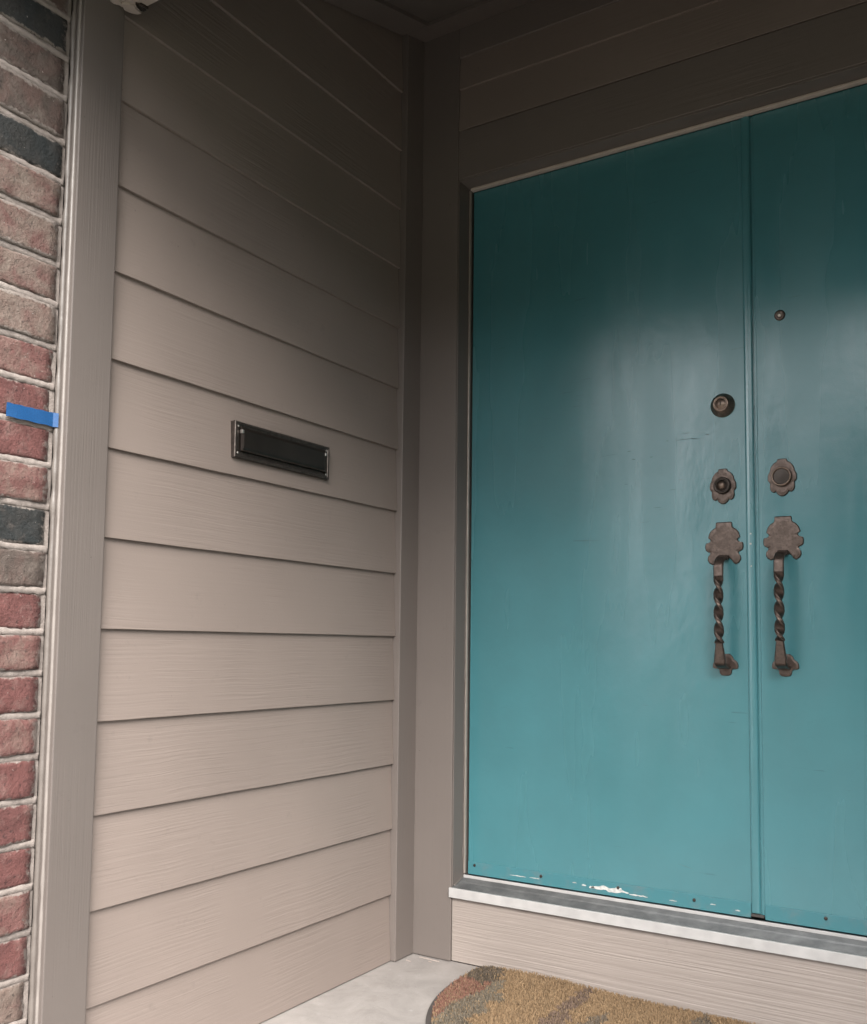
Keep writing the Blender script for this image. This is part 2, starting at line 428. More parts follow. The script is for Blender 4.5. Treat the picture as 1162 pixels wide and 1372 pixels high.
# bead of caulk between corner board and brick
def caulk_bead(name, path, rad, mat, parent, seed=0, jitter=0.35):
    bm = bmesh.new(); rings = []; n = 7
    for i, p in enumerate(path):
        p = Vector(p); q = Vector(path[min(i + 1, len(path) - 1)]); o = Vector(path[max(i - 1, 0)])
        t = (q - o).normalized(); a = t.orthogonal().normalized(); c = t.cross(a)
        r = rad * (1 + jitter * mnoise.noise(Vector((i * 0.37 + seed, seed, 0))) * 2)
        rings.append([bm.verts.new(p + a * r * math.cos(2 * math.pi * k / n) + c * r * math.sin(2 * math.pi * k / n)) for k in range(n)])
    for A, B in zip(rings, rings[1:]):
        for j in range(n): bm.faces.new((A[j], A[(j + 1) % n], B[(j + 1) % n], B[j]))
    bm.faces.new(rings[0]); bm.faces.new(rings[-1][::-1])
    return finish(name, bm, mat, parent, smooth=True)
zs = [0.0 + i * 0.012 for i in range(192)]
caulk_bead('caulk_bead', [(-0.0125, YL - 0.0955 - 0.0012 * mnoise.noise(Vector((z * 9, 1, 0))), z) for z in zs], 0.0058, M['caulk'], lw, 3, 0.25)

M['caulk_light'] = simple('pale_caulk', (0.19, 0.166, 0.150), 0.4, nscale=20, nstr=0.4, ndist=0.001)
caulk_bead('caulk_bead', [(0.0030 + 0.0008 * mnoise.noise(Vector((z * 7, 4, 0))), YL - 0.0950, z) for z in zs], 0.0036, M['caulk_light'], lw, 5, 0.18)

# ------------------------------------------------------------------ brick pier
BX = -0.0150                      # face of the bricks
pier = thing('brick_pier', (BX, -1.3, 0), 'brick pier of red and black bricks at the left edge beside the corner board', 'brick pier')
joints = [0.036, 0.114, 0.192, 0.2688, 0.3480, 0.4270, 0.5031, 0.5809, 0.6590, 0.7333, 0.8092, 0.8840, 0.9600, 1.0370, 1.1160, 1.1937, 1.2655, 1.3434, 1.4190,
          1.5020, 1.5780, 1.6640, 1.742, 1.8200, 1.9080, 1.9880, 2.068, 2.147, 2.226]
order = ['b_red', 'b_pale', 'b_tan',
         'b_red', 'b_pale', 'b_red', 'b_red', 'b_red', 'b_pale', 'b_red', 'b_pale', 'b_red', 'b_brown', 'b_black', 'b_pale', 'b_red', 'b_red', 'b_pale',
         'b_tan', 'b_tan', 'b_tan', 'b_tan', 'b_black', 'b_brown', 'b_brown', 'b_black', 'b_brown', 'b_tan', 'b_red']
def make_brick(parent, x0, x1, y0, y1, z0, z1, mat, seed):
    """tumbled brick: subdivided box with worn corners"""
    bm = bmesh.new()
    nx, ny, nz = 2, 8, 3
    bmesh.ops.create_cube(bm, size=2)
    bmesh.ops.subdivide_edges(bm, edges=list(bm.edges), cuts=9, use_grid_fill=True)
    sx, sy, sz = (x1 - x0) / 2, (y1 - y0) / 2, (z1 - z0) / 2
    cx, cy, cz = (x0 + x1) / 2, (y0 + y1) / 2, (z0 + z1) / 2
    for v in bm.verts:
        p = Vector((v.co.x * sx, v.co.y * sy, v.co.z * sz))
        # round the corners
        rr = 0.0035
        q = Vector((max(-sx + rr, min(sx - rr, p.x)), max(-sy + rr, min(sy - rr, p.y)), max(-sz + rr, min(sz - rr, p.z))))
        dlt = p - q
        if dlt.length > 1e-6: p = q + dlt.normalized() * rr * min(1.0, dlt.length / rr)
        s = Vector((p.x + cx, p.y + cy, p.z + cz)) * 38 + Vector((seed * 7.3, 0, 0))
        nv = mnoise.noise_vector(s)
        p += Vector((nv.x * 0.0026, nv.y * 0.0022, nv.z * 0.0026)); n3 = mnoise.noise_vector(s * 3.1); p += n3 * 0.0016
        nv = mnoise.noise_vector(s * 0.35); p.z += nv.z * 0.0016; p.x += nv.x * 0.0016
        v.co = p + Vector((cx, cy, cz))
    o = finish('brick', bm, mat, parent, smooth=True)
    return o
for i in range(len(joints) - 1):
    z0, z1 = joints[i] + 0.0052, joints[i + 1] - 0.0052
    if z0 > ceil_z(-1.35) - 0.03: break
    j = random.uniform(-0.0025, 0.0025); ye = -1.2045 + random.uniform(-0.003, 0.0015)
    mk = M[order[i]]
    make_brick(pier, BX - 0.092, BX + j, ye - 0.197, ye, max(z0, 0.001), z1, mk, i)
    off = 0.0 if i % 2 else 0.10
    x1 = BX - 0.102
    for q in range(3):                                          # the street face, turning the corner
        ln = 0.197 if (q or i % 2) else 0.095
        make_brick(pier, x1 - ln, x1, -1.4045, -1.3125, max(z0, 0.001), z1, M[random.choice(['b_red', 'b_pale', 'b_red', 'b_tan', 'b_brown'])], i * 5 + q + 50)
        x1 -= ln + 0.011
bm = bmesh.new(); add_box(bm, BX - 0.63, BX - 0.0055, -1.3985, -1.196, 0.0, ceil_z(-1.4) - 0.001)
bmesh.ops.subdivide_edges(bm, edges=[e for e in bm.edges if abs(e.verts[0].co.z - e.verts[1].co.z) > 1], cuts=1)
finish('mortar', bm, M['mortar'], pier)
# rough mortar squeezed out of the bed joints, proud or shy of the brick
for i, zc in enumerate(joints):
    if zc > ceil_z(-1.35) - 0.02: break
    bm = bmesh.new(); n = 60; rows = []
    prof = [(-0.0080, -0.0066), (-0.0026, -0.0060), (-0.0030, 0.0), (-0.0024, 0.0060), (-0.0080, 0.0066)]
    for a in range(n + 1):
        y = -1.403 + (0.2055) * a / n; ring = []
        for dx, dz in prof:
            nv = mnoise.noise_vector(Vector((y * 75, i * 5.1, dz * 400)))
            ring.append(bm.verts.new((BX + dx + 0.0012 * nv.x, y, zc + dz * (1 + 0.45 * nv.y) + 0.0010 * nv.z)))
        rows.append(ring)
    for A, B in zip(rows, rows[1:]):
        for k in range(4): bm.faces.new((A[k], A[k + 1], B[k + 1], B[k]))
        bm.faces.new((A[4], A[0], B[0], B[4]))
    bm.faces.new(rows[0]); bm.faces.new(rows[-1][::-1])
    finish('mortar_joint', bm, M['mortar'], pier, smooth=True)

# painter's tape on the pier
bm = bmesh.new(); n = 14; fr = []
for a in range(n + 1):
    f = a / n; y = -1.300 + 0.1035 * f
    zt = 1.2915 + 0.0012 * f + 0.0006 * math.sin(a * 2.1); zb = 1.2665 + 0.0006 * math.sin(a * 1.3)
    row = []
    for z in (zt, (zt + zb) / 2, zb):
        if a == 0: y = -1.300 + random.uniform(-0.002, 0.002)
        row.append((BX + 0.0046 + 0.0003 * math.sin(a * 0.9 + z * 9) + 0.0012 * max(0, math.sin(f * 5.2)) * (1.29 - z) / 0.025 + (0.006 * max(0, (f - 0.93) / 0.07)), y, z))
    fr.append(row)
fv = [[bm.verts.new(p) for p in r] for r in fr]; bv = [[bm.verts.new((p[0] - 0.0004, p[1], p[2])) for p in r] for r in fr]
for a in range(n):
    for k in range(2):
        bm.faces.new((fv[a][k], fv[a + 1][k], fv[a + 1][k + 1], fv[a][k + 1]))
        bm.faces.new((bv[a][k], bv[a][k + 1], bv[a + 1][k + 1], bv[a + 1][k]))
    bm.faces.new((fv[a][0], bv[a][0], bv[a + 1][0], fv[a + 1][0])); bm.faces.new((fv[a][2], fv[a + 1][2], bv[a + 1][2], bv[a][2]))
for a in (0, n):
    for k in range(2): bm.faces.new((fv[a][k], fv[a][k + 1], bv[a][k + 1], bv[a][k]))
tag(finish('painters_tape', bm, M['tape']), 'short strip of bright blue painter\'s tape stuck across the brick pier', 'tape')

# ------------------------------------------------------------------ beam over the porch opening
beam = thing('porch_beam', (0.96, -1.14, 2.14), 'brown boxed beam across the porch opening, only its lit underside corner showing top left', 'beam')
bm = bmesh.new()
add_box(bm, T + 0.0008, WIDTH - T - 0.0008, YL - 0.094, -1.081, 2.1395, ceil_z(-1.19) - 0.001, 0.002)
finish('beam_casing', bm, M['lit_beam_caulk'], beam)
bm = bmesh.new(); add_box(bm, BX - 0.1, WIDTH - BX + 0.1, -1.40, YL - 0.0955, 2.235, ceil_z(-1.4) - 0.001, 0.002)
finish('lintel', bm, M['mortar'], beam)
bm = bmesh.new()
bm.free()
# torn flakes of paint and caulk hanging where the beam meets the corner board
for (cx, cy, rr, sd) in ((0.030, -1.098, 0.016, 1), (0.052, -1.088, 0.012, 2), (0.022, -1.125, 0.013, 3)):
    bm = bmesh.new(); pts = []
    for i in range(11):
        a = 2 * math.pi * i / 11; k = rr * (0.75 + 0.6 * mnoise.noise(Vector((i * 1.3, sd, 0)))); pts.append((cx + k * math.cos(a), cy + 1.5 * k * math.sin(a)))
    prism(bm, pts, lambda x, y: (x, y, 2.1390), lambda x, y: (x, y, 2.1355 + 0.002 * math.sin(x * 300 + y * 200)))
    finish('paint_flake', bm, M['lit_beam_caulk' if sd != 2 else 'bronze_dark'], beam)

# ------------------------------------------------------------------ entry wall
ew = thing('entry_wall', (0.96, 0.05, 0), 'brown trim and siding wall framing the teal double doors', 'wall')
def eb(name, x0, x1, y0, y1, z0, z1, mat, bev=0.002): return box(name, x0, x1, y0, y1, z0, z1, mat, ew, bev)
XR = WIDTH
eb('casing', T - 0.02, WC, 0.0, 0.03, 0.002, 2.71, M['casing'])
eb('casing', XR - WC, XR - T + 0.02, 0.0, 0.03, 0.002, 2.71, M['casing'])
eb('header_board', WC + 0.0003, XR - WC - 0.0003, 0.0015, 0.03, 2.2325, 2.378, M['trim_x'])
eb('frieze_board', WC + 0.0003, XR - WC - 0.0003, 0.0015, 0.03, 2.606, 2.712, M['trim_x'])
for zb, zt in ((2.3805, 2.520), (2.5085, 2.612)):
    bm = bmesh.new()
    sec = [(0.0095, zb), (0.002, zb), (0.002 - 0.0004, zb + 0.001), (0.009, zt), (0.0165, zt)]
    A = [bm.verts.new((WC + 0.001, y, z)) for y, z in sec]; B = [bm.verts.new((XR - WC - 0.001, y, z)) for y, z in sec]
    for j in range(5): bm.faces.new((A[j], A[(j + 1) % 5], B[(j + 1) % 5], B[j]))
    bm.faces.new(A[::-1]); bm.faces.new(B)
    finish('siding_board', bm, M['siding_x'], ew)
eb('skirt_board', WC + 0.0008, XR - WC - 0.0008, 0.0055, 0.03, 0.003, 0.1745, M['skirt'], 0.0015)
eb('sheathing', -0.16, XR + 0.16, 0.19, 0.3, -0.1, 2.9, M['sheathing'], 0)
eb('sheathing', -0.16, WC, 0.031, 0.19, -0.1, 2.9, M['sheathing'], 0)
eb('sheathing', XR - WC, XR + 0.16, 0.031, 0.19, -0.1, 2.9, M['sheathing'], 0)
eb('sheathing', WC + 0.001, XR - WC - 0.001, 0.031, 0.19, 2.26, 2.9, M['sheathing'], 0)
# ceiling trim boards that run round the porch under the sloped ceiling
def sloped(name, x0, x1, y0, y1, mat, parent, th=0.018):
    bm = bmesh.new(); pts = [(y0, ceil_z(y0) - th), (y1, ceil_z(y1) - th), (y1, ceil_z(y1) - 0.001), (y0, ceil_z(y0) - 0.001)]
    prism(bm, pts, lambda y, z: (x0, y, z), lambda y, z: (x1, y, z)); return finish(name, bm, mat, parent)
ct = thing('ceiling_trim', (0.96, -0.5, 2.55), 'dark flat trim boards round the edge of the porch ceiling', 'trim')
sloped('trim_board', T + 0.001, XR - T - 0.001, -0.098, -0.001, M['trim_x'], ct, 0.012)
sloped('trim_board', 0.001, 0.09, -1.08, -0.0985, M['trim_y'], ct, 0.012)
sloped('trim_board', XR - 0.09, XR - 0.001, -1.08, -0.0985, M['trim_y'], ct, 0.012)

for (x0, y0_, x1, y1_, w) in ((0.045, -0.012, 0.112, -0.016, 0.0035), (0.030, -0.055, 0.046, -0.058, 0.002), (0.085, -0.028, 0.098, -0.033, 0.0018)):
    bm = bmesh.new(); pts = []
    for i in range(12):
        f = i / 11; pts.append((x0 + (x1 - x0) * f, y0_ + (y1_ - y0_) * f + w * (0.4 + 0.6 * abs(mnoise.noise(Vector((i * .7, w * 900, 1)))))))
    for i in range(11, -1, -1):
        f = i / 11; pts.append((x0 + (x1 - x0) * f, y0_ + (y1_ - y0_) * f - w * (0.4 + 0.6 * abs(mnoise.noise(Vector((i * .7, w * 900, 6)))))))
    prism(bm, pts, lambda x, y: (x, y, 0.0002), lambda x, y: (x, y, 0.0016))
    finish('caulk_smear', bm, M['lit_beam_caulk'], ew)

# ------------------------------------------------------------------ door frame
df = thing('doorway', (0.96, 0.06, 0.17), 'brown door frame with a white edged metal threshold under the teal doors', 'door frame')
def fb(name, x0, x1, y0, y1, z0, z1, mat, bev=0.001): return box(name, x0, x1, y0, y1, z0, z1, mat, df, bev)
XJ = 0.1415
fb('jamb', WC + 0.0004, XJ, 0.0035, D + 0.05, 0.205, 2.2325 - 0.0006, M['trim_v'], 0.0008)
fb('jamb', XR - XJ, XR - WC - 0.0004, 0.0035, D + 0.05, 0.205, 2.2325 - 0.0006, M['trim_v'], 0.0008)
fb('head_jamb', XJ + 0.0004, XR - XJ - 0.0004, 0.0035, D + 0.05, 2.2262, 2.2322, M['trim_x'], 0.0008)
fb('weatherstrip', XJ + 0.0003, 0.1465, D - 0.013, D - 0.004, 0.228, 2.2215, M['strip'], 0.0008)
fb('weatherstrip', XR - 0.1485, XR - XJ - 0.0003, D - 0.013, D - 0.004, 0.228, 2.2215, M['strip'], 0.0008)
fb('weatherstrip', 0.149, XR - 0.149, D - 0.019, D - 0.003, 2.2180, 2.2258, M['lit_head_strip'], 0.002)
# ragged bead of old caulk along the left jamb
caulk_bead('caulk_bead', [(0.1425, D - 0.016 - 0.0015 * mnoise.noise(Vector((i * 0.5, 2, 2))), 0.232 + i * 0.014) for i in range(75)], 0.0013, M['caulk'], df, 4, 1.3)
caulk_bead('caulk_bead', [(0.1400 + 0.0025 * mnoise.noise(Vector((i * 0.9, 7, 2))), 0.012 + i * 0.004, 0.2035 + i * 0.0014) for i in range(12)], 0.0035, M['caulk'], df, 6, 0.9)
caulk_bead('caulk_bead', [(0.1345 + 0.001 * (i % 3), -0.003, 0.180 + i * 0.0035) for i in range(6)], 0.0042, M['caulk'], df, 2, 0.9)
# threshold: sloped corrugated tread, cross-section in (y, z)
th = [(0.0, 0.1762), (0.0, 0.1992)]
y = 0.004
def tz(y): return 0.1985 + (y + 0.002) * 0.33
ridges = []
while y < 0.062:
    if 0.030 < y < 0.036: ridges += [(y, tz(y)), (y + 0.001, tz(y) - 0.003), (y + 0.0055, tz(y) - 0.003), (y + 0.0065, tz(y))]; y += 0.0075
    else: ridges += [(y, tz(y)), (y + 0.0018, tz(y) + 0.0001), (y + 0.0022, tz(y) - 0.0009), (y + 0.0034, tz(y) - 0.0009)]; y += 0.0040
sec = [(0.001, 0.1765), (0.001, tz(0.001))] + ridges + [(0.0655, tz(0.064)), (0.12, tz(0.064)), (0.12, 0.1765)]
bm = bmesh.new(); prism(bm, sec, lambda y, z: (WC + 0.0006, y, z), lambda y, z: (XR - WC - 0.0006, y, z))
tr = finish('threshold', bm, M['alu'], df)
bm = bmesh.new(); add_box(bm, WC - 0.003, XR - WC + 0.003, -0.0075, 0.0008, 0.1755, 0.2012, 0.0012, 2)
finish('nosing', bm, M['nosing'], tr)
bm = bmesh.new(); add_box(bm, XJ + 0.001, XR - XJ - 0.001, D - 0.0135, D - 0.0085, tz(0.056) - 0.001, 0.2248, 0.001)
finish('metal_lip', bm, M['nosing'], tr)

# ------------------------------------------------------------------ doors
def plate_outline(kind):
    if kind == 'top':   # right half, from the top centre down; unit: metres about the plate's centre line
        h = [(0.0, 0.0), (0.0195, 0.0), (0.0205, -0.0115), (0.0235, -0.0150), (0.0300, -0.0185), (0.0365, -0.0270), (0.0400, -0.0385), (0.0350, -0.0415), (0.0335, -0.0460),
             (0.0375, -0.0505), (0.0455, -0.0520), (0.0475, -0.0600), (0.0460, -0.0700), (0.0400, -0.0740), (0.0350, -0.0755), (0.0360, -0.0810), (0.0405, -0.0860), (0.0415, -0.0945),
             (0.0375, -0.1015), (0.0300, -0.1065), (0.0245, -0.1045), (0.0190, -0.0955), (0.010, -0.0895), (0.0, -0.0885)]
    elif kind == 'bottom':
        h = [(0.0, 0.0), (0.010, 0.0), (0.0175, -0.0060), (0.0200, -0.0130), (0.0270, -0.0180), (0.0310, -0.0250), (0.0315, -0.0345), (0.0255, -0.0370), (0.0190, -0.0365), (0.0150, -0.0400),
             (0.0145, -0.0480), (0.0100, -0.0530), (0.0, -0.0540)]
    else:               # lock rosette
        h = [(0.0, 0.0), (0.0105, -0.0005), (0.0120, -0.0065), (0.0185, -0.0095), (0.0260, -0.0190), (0.0285, -0.0300), (0.0325, -0.0370), (0.0330, -0.0505),
             (0.0275, -0.0575), (0.0285, -0.0660), (0.0265, -0.0755), (0.0195, -0.0805), (0.0150, -0.0775), (0.0110, -0.0840), (0.0055, -0.0885), (0.0, -0.0895)]
    return h + [(-x, z) for x, z in h[-2:0:-1]]

def plate(name, kind, cx, ztop, th, mat, parent, s=1.0):
    pts = [(x * s, z * s) for x, z in plate_outline(kind)]
    # soften the outline once
    fine = []
    for i, p in enumerate(pts):
        q = pts[(i + 1) % len(pts)]
        fine.append((p[0] * 0.88 + q[0] * 0.12, p[1] * 0.88 + q[1] * 0.12)); fine.append((p[0] * 0.12 + q[0] * 0.88, p[1] * 0.12 + q[1] * 0.88))
    cz = sum(p[1] for p in fine) / len(fine)
    bm = bmesh.new(); ins = 0.965
    L = [[bm.verts.new((cx + x * k, D - h, ztop + cz + (z - cz) * k)) for x, z in fine] for k, h in ((1, -0.0005), (1, th * 0.55), (0.965, th), (0.80, th * 1.15))]
    n = len(fine)
    for A, B in zip(L, L[1:]):
        for i in range(n): bm.faces.new((A[i], A[(i + 1) % n], B[(i + 1) % n], B[i]))
    bm.faces.new(L[-1]); bm.faces.new(L[0][::-1])
    return finish(name, bm, mat, parent)

def grip(parent, cx, ztop, zbot, mat):
    """flat bar leaving the top plate, twisted in the middle, returning to the bottom plate"""
    path = []       # (y offset, z, width, thickness, twist)
    n = 150; H = ztop - zbot; out = 0.052
    bm = bmesh.new(); rings = []
    for i in range(n + 1):
        f = i / n
        # arc-like profile in y
        if f < 0.14:
            a = f / 0.14 * math.pi / 2; yo = out * math.sin(a); z = ztop - 0.030 * (1 - math.cos(a)); tdir = Vector((0, -out * math.cos(a), -0.030 * math.sin(a)))
        elif f > 0.90:
            a = (1 - f) / 0.10 * math.pi / 2; yo = (out - 0.004) * math.sin(a); z = zbot + 0.012 * (1 - math.cos(a)); tdir = Vector((0, out * math.cos(a), -0.012 * math.sin(a)))
        else:
            g_ = (f - 0.14) / 0.76; z = ztop - 0.030 - (H - 0.042) * g_; yo = out - 0.004 * g_ + 0.005 * math.sin(math.pi * g_); tdir = Vector((0, 0.004 - 0.005 * math.cos(math.pi * g_) * 3, -(H - 0.042)))
        tdir.normalize()
        zz = (ztop - z)
        tw = 0.0
        s0, s1 = 0.052, 0.214
        if zz > s0 and 0.14 < f < 0.90: tw = min(1.0, (zz - s0) / (s1 - s0)) * math.pi * 3.8
        wd, tk = 0.0115, 0.0042
        if s0 < zz < s1 and 0.14 < f < 0.90: wd, tk = 0.0115, 0.0058
        if zz >= s1 or f >= 0.90: wd, tk = 0.0085 + 0.0050 * min(1, (zz - s1) / 0.040), 0.0052
        side = Vector((1, 0, 0)); up = side.cross(tdir).normalized()
        if zz >= s1 or f >= 0.90: tw = math.pi * 4
        elif zz > s1 - 0.018: tw = math.pi * 3.8 * (s1 - 0.018 - s0) / (s1 - s0) + (math.pi * 4 - math.pi * 3.8 * (s1 - 0.018 - s0) / (s1 - s0)) * (zz - s1 + 0.018) / 0.018
        a = side * math.cos(tw) + up * math.sin(tw); c = -side * math.sin(tw) + up * math.cos(tw)
        ctr = Vector((cx, D - 0.003 - yo, z)); ring = []
        for (u, v_) in ((1, .55), (.8, 1), (-.8, 1), (-1, .55), (-1, -.55), (-.8, -1), (.8, -1), (1, -.55)):
            ring.append(bm.verts.new(ctr + a * u * wd + c * v_ * tk))
        rings.append(ring)
    for A, B in zip(rings, rings[1:]):
        for j in range(8): bm.faces.new((A[j], A[(j + 1) % 8], B[(j + 1) % 8], B[j]))
    bm.faces.new(rings[0]); bm.faces.new(rings[-1][::-1])
    return finish('grip', bm, mat, parent)

def pull_handle(door, cx, zt, zb):
    top = plate('handle', 'top', cx, zt, 0.0045, M['bronze'], door)
    grip(top, cx, zt - 0.088, zb + 0.0215, M['bronze'])
    plate('lower_plate', 'bottom', cx, zb + 0.0535, 0.0045, M['bronze'], top)
    bm = bmesh.new(); add_box(bm, cx - 0.0125, cx + 0.0125, D - 0.016, D - 0.003, zt - 0.0955, zt - 0.0835, 0.002); finish('thumb_latch', bm, M['bronze_dark'], top)
    return top

ZT, ZB = 2.2195, 0.2300
def door(xa, xb, label):
    d = thing('door', (xa, D, ZB), label, 'door')
    bm = bmesh.new(); add_box(bm, xa, xb, D, D + 0.044, ZB, ZT, 0.0018)
    # very slight hand-made unevenness of the face
    finish('door_slab', bm, M['door'], d)
    return d
dl = door(0.1502, XM - 0.0022, 'left teal door leaf with two locks and a twisted bronze pull')
dr = door(XM + 0.0035, XR - 0.1502, 'right teal door leaf with a peephole above its lock rosette and twisted pull')
# astragal: rounded moulding that covers the meeting gap, fixed to the left leaf
bm = bmesh.new()
sec = [(0.9375, 0.0), (0.9378, 0.0035), (0.9385, 0.0048), (0.942, 0.0060), (0.9475, 0.0066), (0.9520, 0.0066), (0.9560, 0.0060), (0.9585, 0.0044), (0.9592, 0.003), (0.9595, 0.0)]
prism(bm, sec, lambda x, h: (x, D - h, 0.2665 - 0.026), lambda x, h: (x, D - h, ZT - 0.001))
o = finish('astragal', bm, M['door'], dl)
bm = bmesh.new(); add_box(bm, 0.9585, 0.9680, D + 0.0022, D + 0.006, ZB + 0.002, ZT - 0.001, 0.0005); finish('astragal_flange', bm, M['door'], dl)
# bottom sweeps with screws
def sweep(d, xa, xb, screws):
    bm = bmesh.new(); add_box(bm, xa, xb, D - 0.0028, D - 0.0004, ZB - 0.0035, 0.2612, 0.0006)
    s = finish('door_sweep', bm, M['sweep'], d)
    for x in screws:
        bm = bmesh.new(); lathe(bm, [(0.0042, 0), (0.0040, 0.0012), (0.0022, 0.0018), (0.0, 0.0018)], x, 0.2505 + random.uniform(-.003, .003), D - 0.0032, 12)
        finish('screw', bm, M['bronze_dark'], s)
sweep(dl, 0.1515, 0.9360, (0.173, 0.38, 0.60, 0.7985))
sweep(dr, 0.969, XR - 0.1515, (1.105, 1.35, 1.62))
# paint chips along the sweep of the left leaf
def chip(d, cx, cz, w, h, seed):
    bm = bmesh.new(); n = max(9, int(w * 700)); top, bot = [], []
    for i in range(n + 1):
        f = i / n; x = cx - w / 2 + w * f; env = math.sin(math.pi * min(1, max(0, f))) ** 0.6
        t_ = h * (0.5 + 0.5 * mnoise.noise(Vector((f * 6, seed, 0.5)))) * env + 0.0002
        b_ = h * (0.25 + 0.5 * mnoise.noise(Vector((f * 8, seed, 9.5)))) * env + 0.0001
        top.append((x, cz + abs(t_))); bot.append((x, cz - abs(b_)))
    pts = top + bot[::-1]
    prism(bm, pts, lambda x, z: (x, D - 0.0030, z), lambda x, z: (x, D - 0.0037, z))
    finish('paint_chip', bm, M['chip'], d)
for a in ((0.577, 0.2405, 0.105, 0.012, 1.3), (0.527, 0.2405, 0.016, 0.0075, 2.2), (0.505, 0.243, 0.013, 0.004, 3.1), (0.478, 0.246, 0.012, 0.003, 4.4),
          (0.655, 0.2375, 0.05, 0.004, 5.2), (0.745, 0.2385, 0.02, 0.002, 6.1), (0.905, 0.2385, 0.012, 0.003, 7.3), (0.845, 0.244, 0.014, 0.002, 8.1), (0.60, 0.2475, 0.02, 0.006, 9.1), (0.31, 0.241, 0.05, 0.0022, 9.7), (0.36, 0.242, 0.03, 0.0018, 3.7)): chip(dl, *a)
for a in ((0.955, 1.150, 0.005, 0.004, 1.9), (0.9545, 1.125, 0.006, 0.003, 2.9), (0.9555, 1.07, 0.005, 0.004, 3.9)):
    bm = bmesh.new(); cx, cz, w, h, s = a
    lathe(bm, [(w * 0.45, 0.0), (w * 0.4, 0.0006), (0, 0.0007)], cx - 0.006, cz, D - 0.0063, 7)
    finish('paint_chip', bm, M['chip'], dl)
for x in (0.9375, 0.9440, 0.9510, 0.9560): pass
# dark piece standing in for the shade in the notch below the astragal
bm = bmesh.new(); add_box(bm, 0.9372, 0.9675, D - 0.0082, D - 0.0008, ZB + 0.001, ZB + 0.0075, 0.0008); finish('notch_shade', bm, M['rubber'], dl)

# locks
def deadbolt(d, cx, cz):
    bm = bmesh.new(); lathe(bm, [(0.0305, 0.0), (0.0302, 0.004), (0.0285, 0.0065), (0.0205, 0.0215), (0.0185, 0.0235), (0.0160, 0.0240), (0.0150, 0.0225), (0.0135, 0.0225), (0.0125, 0.0238), (0.0, 0.0245)], cx, cz, D)
    o = finish('deadbolt', bm, M['bronze_light'], d, smooth=True)
    bm = bmesh.new(); add_box(bm, cx - 0.0012, cx + 0.0012, D - 0.0252, D - 0.0240, cz - 0.0045, cz + 0.0045); finish('keyhole', bm, M['dark'], o)
def rosette_lock(d, cx, zt, s, blank):
    p = plate('lock_plate', 'lock', cx, zt, 0.005, M['bronze'], d, s)
    cz = zt - 0.0435 * s
    if blank:
        prof = [(0.0240, 0.004), (0.0240, 0.013), (0.0228, 0.0160), (0.0205, 0.0165), (0.0190, 0.0140), (0.0180, 0.0115), (0.0, 0.0110)]
        bm = bmesh.new(); lathe(bm, prof[:6], cx, cz, D); finish('lock_ring', bm, M['bronze_light'], p, smooth=True)
        bm = bmesh.new(); lathe(bm, [(0.0186, 0.008), (0.0182, 0.0122), (0.0, 0.0126)], cx, cz, D); finish('blank_disc', bm, M['slot'], p)
    else:
        bm = bmesh.new(); lathe(bm, [(0.0215, 0.004), (0.0212, 0.012), (0.0195, 0.0155), (0.0165, 0.0160), (0.0160, 0.0130), (0.0135, 0.0130), (0.0130, 0.0155), (0.0, 0.0185)], cx, cz, D)
        c_ = finish('lock_cylinder', bm, M['bronze_dark'], p, smooth=True)
        bm = bmesh.new(); lathe(bm, [(0.0095, 0.012), (0.0090, 0.0200), (0.0, 0.0207)], cx, cz, D); finish('key_plug', bm, M['bronze_light'], p, smooth=True)
deadbolt(dl, 0.8830, 1.4800)
rosette_lock(dl, 0.8815, 1.3180, 1.0, False)
rosette_lock(dr, 1.0250, 1.3300, 1.03, True)
pull_handle(dl, 0.8825, 1.1830, 0.8015)
pull_handle(dr, 1.0250, 1.1890, 0.8030)
bm = bmesh.new(); lathe(bm, [(0.0130, 0.0), (0.0128, 0.003), (0.0105, 0.0055), (0.0070, 0.0062), (0.0058, 0.0048), (0.0, 0.0062)], 1.0255, 1.6880, D, 28)
pp = finish('peephole', bm, M['screw'], dr, smooth=True)
pp.data.materials[0] = M['bronze']
bm = bmesh.new(); lathe(bm, [(0.0058, 0.0040), (0.0045, 0.0068), (0.0, 0.0078)], 1.0255, 1.6880, D, 20); finish('lens', bm, M['screw'], pp, smooth=True)
